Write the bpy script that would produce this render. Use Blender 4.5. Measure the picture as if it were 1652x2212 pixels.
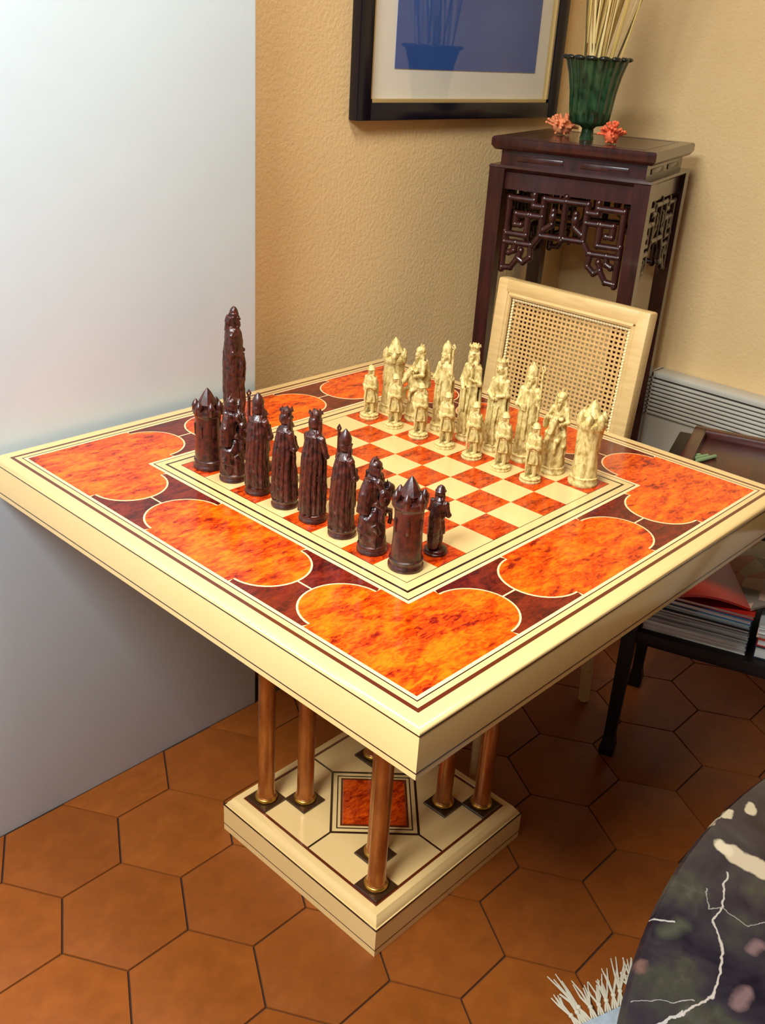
import bpy, bmesh, math, random
from mathutils import Vector, Matrix, noise as mnoise
from mathutils.geometry import tessellate_polygon

for o in list(bpy.data.objects):
    bpy.data.objects.remove(o)
scene = bpy.context.scene
col = scene.collection
PI = math.pi

# ------------------------------------------------------------------ camera
CAM_LOC = (-1.10088, -0.96803, 1.42337)
CAM_ROT = [[0.6900648, -0.7214347, 0.0578154], [-0.2808078, -0.3405091, -0.8973297], [0.6670514, 0.6029806, -0.4375578]]
cam_data = bpy.data.cameras.new('camera')
cam_data.sensor_fit = 'VERTICAL'
cam_data.sensor_height = 36.0
cam_data.lens = 36.0 * 2105.5 / 2212.0
cam_data.clip_start = 0.02
cam = bpy.data.objects.new('camera', cam_data)
M3 = Matrix((CAM_ROT[0], [-v for v in CAM_ROT[1]], [-v for v in CAM_ROT[2]])).transposed()
cam.matrix_world = Matrix.Translation(CAM_LOC) @ M3.to_4x4()
col.objects.link(cam)
scene.camera = cam

# ------------------------------------------------------------------ light, world, exposure
scene.view_settings.view_transform = 'Standard'
scene.view_settings.look = 'None'
scene.view_settings.gamma = 1.0
scene.view_settings.use_curve_mapping = False
scene.view_settings.exposure = 0.0

world = bpy.data.worlds.new('sky_world')
scene.world = world
world.use_nodes = True
wb = world.node_tree.nodes['Background']
wb.inputs[0].default_value = (0.75, 0.87, 1.0, 1)
wb.inputs[1].default_value = 0.15


def area_light(name, loc, target, sx, sy, power, color):
    d = bpy.data.lights.new(name, 'AREA')
    d.shape = 'RECTANGLE'
    d.size, d.size_y = sx, sy
    d.energy = power
    d.color = color
    o = bpy.data.objects.new(name, d)
    o.location = loc
    o.rotation_euler = (Vector(target) - Vector(loc)).to_track_quat('-Z', 'Y').to_euler()
    col.objects.link(o)
    return o


# a broad daylight-white ceiling panel to the left above the table, and weaker daylight through the window in the left wall
area_light('ceiling_panel_light', (-1.9, -0.45, 2.545), (-1.9, -0.45, 0.0), 0.9, 0.9, 140.0, (0.88, 0.96, 1.0))
area_light('overhead_fill_light', (-0.25, -0.20, 2.50), (-0.25, -0.20, 0.0), 0.5, 0.5, 25.0, (1.0, 0.94, 0.84))  # added overhead fill that brightens the beige walls
area_light('window_daylight', (-2.66, -0.75, 1.75), (0.0, -0.1, 0.8), 1.5, 1.5, 2.5, (0.86, 0.94, 1.0))


# ------------------------------------------------------------------ helpers
def C(r, g, b):
    def f(v):
        v /= 255.0
        return v / 12.92 if v <= 0.04045 else ((v + 0.055) / 1.055) ** 2.4
    return (f(r), f(g), f(b), 1.0)


MATS = {}


class NT:
    """tiny helper to wire a node material"""
    def __init__(self, name):
        self.m = bpy.data.materials.new(name)
        self.m.use_nodes = True
        self.t = self.m.node_tree
        self.b = self.t.nodes['Principled BSDF']
        MATS[name] = self.m

    def n(self, kind, **kw):
        nd = self.t.nodes.new(kind)
        for k, v in kw.items():
            setattr(nd, k, v)
        return nd

    def l(self, a, b):
        self.t.links.new(a, b)

    def coord(self, scale=(1, 1, 1), kind='Object', rot=(0, 0, 0)):
        tc = self.n('ShaderNodeTexCoord')
        mp = self.n('ShaderNodeMapping')
        mp.inputs['Scale'].default_value = scale
        mp.inputs['Rotation'].default_value = rot
        self.l(tc.outputs[kind], mp.inputs[0])
        return mp.outputs[0]

    def noise(self, vec, scale, detail=4, rough=0.55, dist=0.0):
        nd = self.n('ShaderNodeTexNoise')
        nd.inputs['Scale'].default_value = scale
        nd.inputs['Detail'].default_value = detail
        nd.inputs['Roughness'].default_value = rough
        nd.inputs['Distortion'].default_value = dist
        if vec is not None:
            self.l(vec, nd.inputs['Vector'])
        return nd.outputs['Fac']

    def ramp(self, fac, stops):
        r = self.n('ShaderNodeValToRGB')
        e = r.color_ramp.elements
        while len(e) < len(stops):
            e.new(0.5)
        for el, (p, c) in zip(e, stops):
            el.position = p
            el.color = c
        self.l(fac, r.inputs[0])
        return r.outputs[0]

    def mix(self, fac, a, b, blend='MIX'):
        m = self.n('ShaderNodeMix', data_type='RGBA', blend_type=blend)
        for sock, v in ((0, fac), (6, a), (7, b)):
            if isinstance(v, (int, float, tuple)):
                m.inputs[sock].default_value = v
            else:
                self.l(v, m.inputs[sock])
        return m.outputs[2]

    def math(self, op, a, b=None, c=None):
        m = self.n('ShaderNodeMath', operation=op)
        for i, v in enumerate((a, b, c)):
            if v is None:
                continue
            if isinstance(v, (int, float)):
                m.inputs[i].default_value = v
            else:
                self.l(v, m.inputs[i])
        return m.outputs[0]

    def bump(self, h, strength=0.3, dist=0.002):
        b = self.n('ShaderNodeBump')
        b.inputs['Strength'].default_value = strength
        b.inputs['Distance'].default_value = dist
        self.l(h, b.inputs['Height'])
        self.l(b.outputs[0], self.b.inputs['Normal'])

    def set(self, **kw):
        names = dict(color='Base Color', rough='Roughness', metal='Metallic', coat='Coat Weight', coatr='Coat Roughness',
                     spec='Specular IOR Level', trans='Transmission Weight', ior='IOR', sheen='Sheen Weight')
        for k, v in kw.items():
            s = self.b.inputs[names[k]]
            if isinstance(v, (int, float, tuple)):
                s.default_value = v
            else:
                self.l(v, s)
        return self


def plain(name, color, rough=0.5, metal=0.0, coat=0.0, spec=0.5, var=0.0, vscale=20.0, bump=0.0, bscale=200.0, bdist=0.001):
    t = NT(name)
    t.set(rough=rough, metal=metal, coat=coat, spec=spec, coatr=0.08)
    if var > 0:
        f = t.noise(t.coord(), vscale)
        dk = tuple(c * (1 - var) for c in color[:3]) + (1,)
        lt = tuple(min(1, c * (1 + var)) for c in color[:3]) + (1,)
        t.set(color=t.ramp(f, [(0.3, dk), (0.7, lt)]))
    else:
        t.set(color=color)
    if bump > 0:
        t.bump(t.noise(t.coord(), bscale), bump, bdist)
    return t.m


class MB:
    """collects shapes in one bmesh and links them as ONE mesh object"""
    def __init__(self):
        self.b = bmesh.new()

    def _xf(self, verts, mat):
        if mat is not None:
            bmesh.ops.transform(self.b, matrix=mat, verts=verts)

    def box(self, cx, cy, cz, sx, sy, sz, bev=0.0, rot=None, seg=2):
        r = bmesh.ops.create_cube(self.b, size=1.0)
        vs = r['verts']
        bmesh.ops.scale(self.b, vec=(sx, sy, sz), verts=vs)
        if bev > 0:
            es = list({e for v in vs for e in v.link_edges})
            rr = bmesh.ops.bevel(self.b, geom=es, offset=bev, segments=seg, affect='EDGES', profile=0.5)
            vs = list({v for f in rr['faces'] for v in f.verts} | {v for v in vs if v.is_valid})
        m = Matrix.Translation((cx, cy, cz))
        if rot is not None:
            m = m @ rot
        self._xf(vs, m)
        return self

    def b2(self, x0, x1, y0, y1, z0, z1, bev=0.0):
        return self.box((x0 + x1) / 2, (y0 + y1) / 2, (z0 + z1) / 2, x1 - x0, y1 - y0, z1 - z0, bev)

    def ell(self, c, r, rot=None, u=16, v=10):
        q = bmesh.ops.create_uvsphere(self.b, u_segments=u, v_segments=v, radius=1.0)
        m = Matrix.Translation(c)
        if rot is not None:
            m = m @ rot
        m = m @ Matrix.Diagonal((r[0], r[1], r[2], 1.0))
        self._xf(q['verts'], m)
        return self

    def cone(self, c, r0, r1, h, seg=16, rot=None):
        q = bmesh.ops.create_cone(self.b, cap_ends=True, segments=seg, radius1=r0, radius2=max(r1, 1e-5), depth=h)
        m = Matrix.Translation((c[0], c[1], c[2] + h / 2)) if rot is None else Matrix.Translation(c) @ rot @ Matrix.Translation((0, 0, h / 2))
        self._xf(q['verts'], m)
        return self

    def rings(self, rings, close=True, cap=True):
        """rings: list of lists of points"""
        vv = [[self.b.verts.new(p) for p in ring] for ring in rings]
        n = len(vv[0])
        for a, c in zip(vv[:-1], vv[1:]):
            for i in range(n if close else n - 1):
                j = (i + 1) % n
                self.b.faces.new((a[i], a[j], c[j], c[i]))
        if cap:
            self.b.faces.new(list(reversed(vv[0])))
            self.b.faces.new(vv[-1])
        return self

    def lathe(self, prof, c=(0, 0, 0), seg=24, mod=None, cap=True):
        """prof: (r, z) list; mod(theta, t, z) -> radius factor"""
        R = []
        for k, (r, z) in enumerate(prof):
            ring = []
            for i in range(seg):
                a = 2 * PI * i / seg
                f = mod(a, k / (len(prof) - 1), z) if mod else 1.0
                ring.append((c[0] + r * f * math.cos(a), c[1] + r * f * math.sin(a), c[2] + z))
            R.append(ring)
        return self.rings(R, True, cap)

    def tube(self, pts, r, seg=8, cap=True, squash=1.0):
        """tube along a polyline; r is a number or one per point"""
        P = [Vector(p) for p in pts]
        rr = r if isinstance(r, (list, tuple)) else [r] * len(P)
        R = []
        up = None
        for i, p in enumerate(P):
            d = (P[min(i + 1, len(P) - 1)] - P[max(i - 1, 0)])
            if d.length < 1e-9:
                d = Vector((0, 0, 1))
            d.normalize()
            if up is None:
                up = Vector((0, 0, 1)) if abs(d.z) < 0.9 else Vector((1, 0, 0))
            s = d.cross(up)
            if s.length < 1e-6:
                s = d.cross(Vector((0, 1, 0)))
            s.normalize()
            u = s.cross(d).normalized()
            up = u
            R.append([tuple(p + (s * math.cos(2 * PI * k / seg) + u * math.sin(2 * PI * k / seg) * squash) * rr[i]) for k in range(seg)])
        return self.rings(R, True, cap)

    def poly(self, pts, z0, z1):
        """vertical prism on a plan polygon (may be concave)"""
        a = [self.b.verts.new((p[0], p[1], z0)) for p in pts]
        c = [self.b.verts.new((p[0], p[1], z1)) for p in pts]
        n = len(pts)
        for tri in tessellate_polygon([[Vector((p[0], p[1], 0)) for p in pts]]):
            self.b.faces.new([c[q] for q in tri])
            self.b.faces.new([a[q] for q in reversed(tri)])
        for i in range(n):
            j = (i + 1) % n
            self.b.faces.new((a[i], a[j], c[j], c[i]))
        return self

    def sqring(self, d0, d1, z0, z1):
        """mitred square frame between half sizes d0 < d1"""
        def q(d, z):
            return [self.b.verts.new(p) for p in ((-d, -d, z), (d, -d, z), (d, d, z), (-d, d, z))]
        ib, ob, it, ot = q(d0, z0), q(d1, z0), q(d0, z1), q(d1, z1)
        for i in range(4):
            j = (i + 1) % 4
            self.b.faces.new((ot[i], ot[j], it[j], it[i]))
            self.b.faces.new((ob[j], ob[i], ib[i], ib[j]))
            self.b.faces.new((ob[i], ob[j], ot[j], ot[i]))
            self.b.faces.new((ib[j], ib[i], it[i], it[j]))
        return self

    def sqloft(self, prof):
        """square-plan solid from (half size, z) pairs, capped"""
        return self.rings([[(-d, -d, z), (d, -d, z), (d, d, z), (-d, d, z)] for d, z in prof])

    def xf(self, m):
        bmesh.ops.transform(self.b, matrix=m, verts=self.b.verts[:])
        return self

    def mesh(self, name, m=None, smooth=40):
        bmesh.ops.recalc_face_normals(self.b, faces=self.b.faces[:])
        me = bpy.data.meshes.new(name)
        self.b.to_mesh(me)
        self.b.free()
        if m is not None:
            me.materials.append(m)
        if smooth:
            me.shade_smooth()
            me.set_sharp_from_angle(angle=math.radians(smooth))
        return me

    def build(self, name, m, parent=None, smooth=40, label=None):
        return link(name, self.mesh(name, m, smooth), parent, label)

    def sculpt(self, name, m, parent=None, voxel=0.0008, smooth_it=2, carve=0.0, cscale=220.0, label=None):
        """fuse all shapes into one continuous skin (voxel remesh), then carve fine folds"""
        me = self.mesh(name + '_raw', None, 0)
        o = bpy.data.objects.new('tmp', me)
        col.objects.link(o)
        md = o.modifiers.new('r', 'REMESH')
        md.mode = 'VOXEL'
        md.voxel_size = voxel
        sm = o.modifiers.new('s', 'SMOOTH')
        sm.iterations = smooth_it
        sm.factor = 0.5
        dg = bpy.context.evaluated_depsgraph_get()
        out = bpy.data.meshes.new_from_object(o.evaluated_get(dg))
        out.name = name
        bpy.data.objects.remove(o)
        bpy.data.meshes.remove(me)
        if carve:
            ns = [v.normal.copy() for v in out.vertices]
            for v, nn in zip(out.vertices, ns):
                p = Vector((v.co.x, v.co.y, v.co.z * 0.6)) * cscale
                v.co += nn * carve * (mnoise.noise(p) + 0.5 * mnoise.noise(p * 2.1))
        out.materials.clear()
        out.materials.append(m)
        out.shade_smooth()
        return link(name, out, parent, label)


def link(name, data, parent=None, label=None):
    o = bpy.data.objects.new(name, data)
    col.objects.link(o)
    if parent is not None:
        o.parent = parent
    if label:
        o['label'] = label
    return o


def thing(name, label, cat, loc=(0, 0, 0), rz=0.0, group=None):
    o = bpy.data.objects.new(name, None)
    col.objects.link(o)
    o.empty_display_size = 0.05
    o.location = loc
    o.rotation_euler = (0, 0, rz)
    return tag(o, label, cat, group)


def tag(o, label, cat, group=None):
    o['label'] = label
    o['category'] = cat
    if group:
        o['group'] = group
    return o


def copy_tree(o, parent=None):
    c = o.copy()
    col.objects.link(c)
    if parent is not None:
        c.parent = parent
    for ch in list(o.children):
        copy_tree(ch, c)
    return c


def structure(o):
    o['kind'] = 'structure'
    return o


def stuff(o):
    o['kind'] = 'stuff'
    return o


RX = lambda a: Matrix.Rotation(a, 4, 'X')
RY = lambda a: Matrix.Rotation(a, 4, 'Y')
RZ = lambda a: Matrix.Rotation(a, 4, 'Z')

# ------------------------------------------------------------------ materials
plain('white_paint', C(208, 223, 231), 0.35, var=0.01, bump=0.15, bscale=120)
t = NT('beige_plaster')
f = t.noise(t.coord(), 3.0)
t.set(color=t.ramp(f, [(0.3, C(226, 192, 136)), (0.7, C(234, 200, 146))]), rough=0.8, spec=0.2)
t.bump(t.noise(t.coord(), 110.0, 6, 0.6), 0.55, 0.004)
plain('ceiling_white', C(235, 230, 220), 0.8)
plain('ceiling_wood', C(104, 84, 62), 0.8)
plain('grout', C(52, 28, 14), 0.9)
t = NT('terracotta')
oi = t.n('ShaderNodeObjectInfo')
f1 = t.noise(t.coord(kind='Generated'), 4.0, 5, 0.6)
f2 = t.noise(t.coord(), 60.0, 4, 0.6)
base = t.ramp(f1, [(0.3, C(130, 66, 16)), (0.75, C(158, 84, 25))])
base = t.mix(t.math('MULTIPLY', oi.outputs['Random'], 0.35), base, C(108, 50, 15))
base = t.mix(t.math('MULTIPLY', f2, 0.4), base, C(98, 46, 16))
t.set(color=base, rough=0.42, spec=0.35)
t.bump(t.noise(t.coord(), 90.0), 0.15, 0.001)

plain('cream_lacquer', C(226, 188, 124), 0.22, coat=0.6, var=0.02, vscale=8)
plain('pale_line', C(250, 206, 150), 0.25, coat=0.5)
plain('dark_line', C(44, 22, 12), 0.25, coat=0.5)
plain('brown_line', C(92, 34, 12), 0.25, coat=0.5)


def burl(name, lo, mid, hi, scale=1.0, rough=0.16):
    t = NT(name)
    v = t.coord((1, 1, 1))
    oi = t.n('ShaderNodeObjectInfo')
    va = t.n('ShaderNodeVectorMath', operation='ADD')
    vs = t.n('ShaderNodeVectorMath', operation='SCALE')
    t.l(oi.outputs['Location'], vs.inputs[0])
    vs.inputs['Scale'].default_value = 3.0
    t.l(v, va.inputs[0])
    t.l(vs.outputs[0], va.inputs[1])
    mp = t.n('ShaderNodeMapping')
    mp.inputs['Rotation'].default_value = (0, 0, math.radians(42))
    mp.inputs['Scale'].default_value = (1.0, 2.4, 1.0)
    t.l(va.outputs[0], mp.inputs[0])
    big = t.noise(mp.outputs[0], 14.0 * scale, 5, 0.62, 0.6)
    fine = t.noise(mp.outputs[0], 60.0 * scale, 4, 0.6, 1.0)
    s = t.math('ADD', t.math('MULTIPLY', big, 0.55), t.math('MULTIPLY', fine, 0.45))
    t.set(color=t.ramp(s, [(0.385, lo), (0.475, mid), (0.60, hi)]), rough=rough, coat=0.15, coatr=0.06, spec=0.4)
    return t.m


burl('burl_orange', C(120, 18, 4), C(216, 66, 4), C(240, 112, 8))
burl('burl_burgundy', C(60, 10, 8), C(92, 20, 12), C(122, 34, 16), 1.2)
burl('burl_square', C(110, 20, 4), C(176, 50, 8), C(220, 82, 10), 2.0)
t = NT('bronze_column')
f = t.noise(t.coord((1, 1, 0.25)), 50.0, 4)
t.set(color=t.ramp(f, [(0.35, C(150, 80, 26)), (0.7, C(196, 124, 48))]), rough=0.3, metal=0.55, coat=0.4)
plain('brass', C(200, 150, 60), 0.28, metal=0.9)
plain('dark_bronze', C(66, 40, 20), 0.35, metal=0.3, coat=0.3)

t = NT('dark_resin')
f = t.noise(t.coord(), 130.0, 4)
t.set(color=t.ramp(f, [(0.35, C(34, 12, 9)), (0.7, C(84, 32, 20))]), rough=0.33, coat=0.25, coatr=0.25, spec=0.5)
t.bump(t.noise(t.coord((1, 1, 0.5)), 420.0, 4), 0.3, 0.0008)
t = NT('ivory_resin')
f = t.noise(t.coord((1, 1, 0.5)), 160.0, 5, 0.65)
t.set(color=t.ramp(f, [(0.36, C(158, 128, 66)), (0.52, C(208, 184, 116)), (0.7, C(224, 204, 142))]), rough=0.42, spec=0.4)
t.bump(t.noise(t.coord((1, 1, 0.5)), 420.0, 4), 0.35, 0.0008)
t = NT('rosewood')
f = t.noise(t.coord((6, 6, 1.0)), 12.0, 5, 0.6, 0.5)
t.set(color=t.ramp(f, [(0.3, C(34, 12, 12)), (0.7, C(66, 26, 22))]), rough=0.28, coat=0.4, coatr=0.12)
t = NT('dark_walnut')
f = t.noise(t.coord((1, 6, 6)), 12.0, 5, 0.6, 0.5)
t.set(color=t.ramp(f, [(0.3, C(46, 16, 12)), (0.7, C(80, 30, 20))]), rough=0.35, coat=0.3, coatr=0.2)
plain('black_wood', C(20, 13, 11), 0.45, spec=0.3)
t = NT('cream_wood')
f = t.noise(t.coord((2, 2, 14)), 8.0, 4)
t.set(color=t.ramp(f, [(0.3, C(208, 172, 110)), (0.7, C(224, 190, 128))]), rough=0.4, coat=0.2)
plain('cane', C(210, 168, 104), 0.5, var=0.12, vscale=90)
plain('cane_bead', C(238, 216, 160), 0.5)
plain('frame_black', C(14, 12, 26), 0.25, coat=0.15, spec=0.35)
plain('gold_slip', C(196, 168, 110), 0.4, metal=0.3)
plain('mat_board', C(238, 234, 220), 0.8)
t = NT('blue_print')
f = t.noise(t.coord(), 3.0, 3)
t.set(color=t.ramp(f, [(0.35, C(28, 76, 156)), (0.65, C(42, 96, 172))]), rough=0.6)
# picture glass: clear sheet with a mirror-like reflection
t = NT('picture_glass')
tr = t.n('ShaderNodeBsdfTransparent')
gl = t.n('ShaderNodeBsdfGlossy')
gl.inputs['Roughness'].default_value = 0.02
fr = t.n('ShaderNodeFresnel')
gm = t.n('ShaderNodeNewGeometry')
t.l(t.math('ADD', 1.52, t.math('MULTIPLY', gm.outputs['Backfacing'], 1 / 1.52 - 1.52)), fr.inputs[0])
ms = t.n('ShaderNodeMixShader')
t.l(fr.outputs[0], ms.inputs[0])
t.l(tr.outputs[0], ms.inputs[1])
t.l(gl.outputs[0], ms.inputs[2])
t.l(ms.outputs[0], t.n('ShaderNodeOutputMaterial').inputs[0])
t.t.nodes.remove(t.t.nodes['Material Output'])
t = NT('green_glass')
f = t.noise(t.coord((1, 1, 0.6)), 70.0, 3)
t.set(color=t.ramp(f, [(0.35, C(36, 64, 42)), (0.7, C(72, 118, 76))]), rough=0.12, trans=0.55, ior=1.45)
plain('straw', C(206, 176, 96), 0.7)
plain('straw_dark', C(96, 78, 40), 0.7)
plain('straw_pale', C(230, 206, 140), 0.7)
plain('coral', C(238, 142, 92), 0.7, var=0.25, vscale=120)
plain('coral_red', C(236, 104, 62), 0.7, var=0.25, vscale=120)
plain('radiator_white', C(206, 200, 184), 0.45)
plain('radiator_gap', C(58, 52, 42), 0.8)
plain('rug_pile', C(150, 160, 166), 0.95, var=0.15, vscale=60, bump=0.6, bscale=500)
plain('rug_fringe', C(196, 184, 160), 0.9)
for nm, c in (('paper_white', C(214, 218, 214)), ('paper_blue', C(40, 84, 130)), ('paper_red', C(172, 34, 24)), ('paper_grey', C(150, 156, 156)),
              ('paper_pink', C(208, 160, 140)), ('paper_teal', C(110, 160, 176)), ('paper_dark', C(40, 44, 54)), ('paper_tan', C(170, 140, 100))):
    plain(nm, c, 0.35, var=0.12, vscale=14)
t = NT('printed_page')
vp = t.n('ShaderNodeTexVoronoi')
vp.inputs['Scale'].default_value = 22.0
t.l(t.coord(), vp.inputs['Vector'])
t.set(color=t.ramp(t.math('FRACT', t.math('MULTIPLY', vp.outputs['Color'], 3.7)), [(0.15, C(150, 22, 16)), (0.35, C(190, 168, 140)), (0.55, C(60, 40, 40)), (0.75, C(206, 196, 180)), (0.95, C(170, 60, 30))]), rough=0.4)
plain('pen_green', C(120, 140, 96), 0.3)

# black marble with cream clouds and white veins
t = NT('black_marble')
P = t.coord()
wn = t.n('ShaderNodeTexNoise')
wn.inputs['Scale'].default_value = 48.0
wn.inputs['Detail'].default_value = 8.0
t.l(P, wn.inputs['Vector'])
wsub = t.n('ShaderNodeVectorMath', operation='SUBTRACT')
t.l(wn.outputs['Color'], wsub.inputs[0])
wsub.inputs[1].default_value = (0.5, 0.5, 0.5)
wsc = t.n('ShaderNodeVectorMath', operation='SCALE')
t.l(wsub.outputs[0], wsc.inputs[0])
wsc.inputs['Scale'].default_value = 0.014
wad = t.n('ShaderNodeVectorMath', operation='ADD')
t.l(P, wad.inputs[0])
t.l(wsc.outputs[0], wad.inputs[1])
W = wad.outputs[0]
f = t.noise(P, 16.0, 6, 0.6, 0.4)
colr = t.ramp(f, [(0.34, C(20, 16, 22)), (0.5, C(38, 33, 36)), (0.62, C(50, 48, 38)), (0.78, C(76, 68, 70))])
MARBLE_C = (-0.304, -1.437)


def dist_seg(a, b):
    """distance of the warped point to a segment, in the table top's own coordinates"""
    ax, ay = a[0] - MARBLE_C[0], a[1] - MARBLE_C[1]
    bx, by = b[0] - MARBLE_C[0], b[1] - MARBLE_C[1]
    flat = t.n('ShaderNodeVectorMath', operation='MULTIPLY')
    t.l(W, flat.inputs[0])
    flat.inputs[1].default_value = (1, 1, 0)
    pa = t.n('ShaderNodeVectorMath', operation='SUBTRACT')
    t.l(flat.outputs[0], pa.inputs[0])
    pa.inputs[1].default_value = (ax, ay, 0)
    dt = t.n('ShaderNodeVectorMath', operation='DOT_PRODUCT')
    t.l(pa.outputs[0], dt.inputs[0])
    L2 = (bx - ax) ** 2 + (by - ay) ** 2
    dt.inputs[1].default_value = ((bx - ax) / L2, (by - ay) / L2, 0)
    h = t.n('ShaderNodeClamp')
    t.l(dt.outputs['Value'], h.inputs[0])
    sc = t.n('ShaderNodeVectorMath', operation='SCALE')
    sc.inputs[0].default_value = (bx - ax, by - ay, 0)
    t.l(h.outputs[0], sc.inputs['Scale'])
    d = t.n('ShaderNodeVectorMath', operation='DISTANCE')
    t.l(pa.outputs[0], d.inputs[0])
    t.l(sc.outputs[0], d.inputs[1])
    return d.outputs['Value']


def mark(color, segs, w, soft=0.35):
    global colr
    d = None
    for a, b in segs:
        x = dist_seg(a, b)
        d = x if d is None else t.math('MINIMUM', d, x)
    mr = t.n('ShaderNodeMapRange')
    t.l(d, mr.inputs[0])
    mr.inputs[1].default_value = w * (1 - soft)
    mr.inputs[2].default_value = w
    mr.inputs[3].default_value = 1.0
    mr.inputs[4].default_value = 0.0
    colr = t.mix(mr.outputs[0], colr, color)


def chain(*p):
    return list(zip(p[:-1], p[1:]))


mark(C(88, 62, 54), [((-.513, -.761), (-.520, -.764))], 0.006, 0.8)
mark(C(92, 70, 68), [((-.421, -.823), (-.430, -.822)), ((-.474, -.835), (-.490, -.835))], 0.008, 0.7)
mark(C(56, 56, 44), [((-.45, -.765), (-.47, -.76))], 0.010, 0.9)
mark(C(150, 134, 108), [((-.293, -.731), (-.285, -.728)), ((-.312, -.722), (-.300, -.724)), ((-.268, -.744), (-.262, -.742))], 0.0060, 0.3)
mark(C(152, 134, 110), [((-.337, -.760), (-.338, -.785))], 0.0125, 0.2)
mark(C(164, 148, 122), [((-.337, -.745), (-.337, -.752))], 0.007, 0.4)
mark(C(146, 134, 122), chain((-.366, -.766), (-.408, -.780), (-.426, -.784), (-.453, -.805), (-.478, -.813), (-.498, -.818), (-.531, -.809)), 0.0013, 0.5)
mark(C(116, 108, 100), chain((-.408, -.780), (-.418, -.774), (-.398, -.761)) + chain((-.408, -.780), (-.410, -.809), (-.394, -.815)), 0.0007, 0.6)
mark(C(130, 120, 120), chain((-.553, -.774), (-.532, -.791), (-.513, -.809)), 0.0006, 0.6)
# the same veining carried over the rest of the top
vo = t.n('ShaderNodeTexVoronoi', feature='DISTANCE_TO_EDGE')
vo.inputs['Scale'].default_value = 7.0
t.l(W, vo.inputs['Vector'])
vm = t.math('LESS_THAN', vo.outputs['Distance'], 0.008)
vm = t.math('MULTIPLY', vm, t.math('GREATER_THAN', t.noise(P, 5.0, 2), 0.55))
colr = t.mix(t.math('MULTIPLY', vm, 0.55), colr, C(180, 170, 160))
t.set(color=colr, rough=0.12, coat=0.4)

M = MATS

# ------------------------------------------------------------------ the room
X0, X1, Y0, Y1, YW = -2.6, 1.33, -2.9, 0.60, 0.48      # YW: face of the white wall, which ends at x = 0.1
XW = 0.0995
CEIL = 2.6
floor = structure(MB().b2(X0, X1, Y0, Y1, -0.10, -0.004).build('floor', M['grout']))
structure(MB().b2(X0 - .1, X1 + .1, Y0 - .1, Y1 + .1, CEIL, CEIL + 0.1).build('ceiling', M['ceiling_wood']))
structure(MB().b2(XW - .02, X1 + .1, Y1, Y1 + 0.1, -0.1, CEIL).build('wall_back', M['beige_plaster']))
structure(MB().b2(X1, X1 + 0.1, Y0, Y1, -0.1, CEIL).build('wall_right', M['beige_plaster']))
structure(MB().b2(X0, XW, YW, Y1 + 0.1, -0.004, CEIL, 0.004).build('wall_left', M['white_paint']))
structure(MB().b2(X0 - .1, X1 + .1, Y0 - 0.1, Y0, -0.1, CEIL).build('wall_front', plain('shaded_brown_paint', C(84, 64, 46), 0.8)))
wl = MB()
WY0, WY1, WZ0, WZ1 = -1.6, 0.1, 0.95, 2.45
wl.b2(X0 - 0.1, X0, Y0, WY0, -0.1, CEIL).b2(X0 - 0.1, X0, WY1, Y1 + .1, -0.1, CEIL)
wl.b2(X0 - 0.1, X0, WY0, WY1, -0.1, WZ0).b2(X0 - 0.1, X0, WY0, WY1, WZ1, CEIL)
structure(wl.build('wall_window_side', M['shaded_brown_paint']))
wf = MB()
for y in (WY0 + .02, (WY0 + WY1) / 2, WY1 - .02):
    wf.b2(X0 - 0.05, X0 - 0.01, y - .02, y + .02, WZ0, WZ1)
wf.b2(X0 - 0.05, X0 - 0.01, WY0, WY1, WZ0, WZ0 + .04).b2(X0 - 0.05, X0 - 0.01, WY0, WY1, WZ1 - .04, WZ1)
structure(wf.build('window_1', M['white_paint']))

# hexagonal terracotta tiles, each a piece of the floor
HX, HY, HR = -0.4625, 0.1638, 0.1214


def clip(poly, inside, cut):
    out = []
    for a, b in zip(poly, poly[1:] + poly[:1]):
        if inside(a):
            out.append(a)
        if inside(a) != inside(b):
            out.append(cut(a, b))
    return out


def clip_axis(poly, ax, lim, sign):
    def ins(p):
        return sign * (p[ax] - lim) >= -1e-9

    def cut(a, b):
        k = (lim - a[ax]) / (b[ax] - a[ax])
        return (a[0] + k * (b[0] - a[0]), a[1] + k * (b[1] - a[1]))
    return clip(poly, ins, cut)


def add_tile(mb, pts):
    """pillowed tile on a convex polygon"""
    n = len(pts)
    cx, cy = sum(p[0] for p in pts) / n, sum(p[1] for p in pts) / n

    def ring(k, z):
        return [(cx + (x - cx) * k, cy + (y - cy) * k, z) for x, y in pts]
    mb.rings([ring(1, -0.006), ring(1, -0.0020), ring(0.994, -0.0005), ring(0.97, 0.0)])


hexa = [(math.cos(k * PI / 3) * (HR - 0.0016), math.sin(k * PI / 3) * (HR - 0.0016)) for k in range(6)]
mb = MB()
add_tile(mb, hexa)
tile_mesh = mb.mesh('tile', M['terracotta'], 30)
far = MB()
camM = cam.matrix_world.inverted()


def in_view(x, y):
    p = camM @ Vector((x, y, 0))
    if p.z > -0.1:
        return False
    u, v = p.x / -p.z * 2105.5, p.y / -p.z * 2105.5
    return abs(u) < 826 + 330 and abs(v) < 1106 + 330


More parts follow.
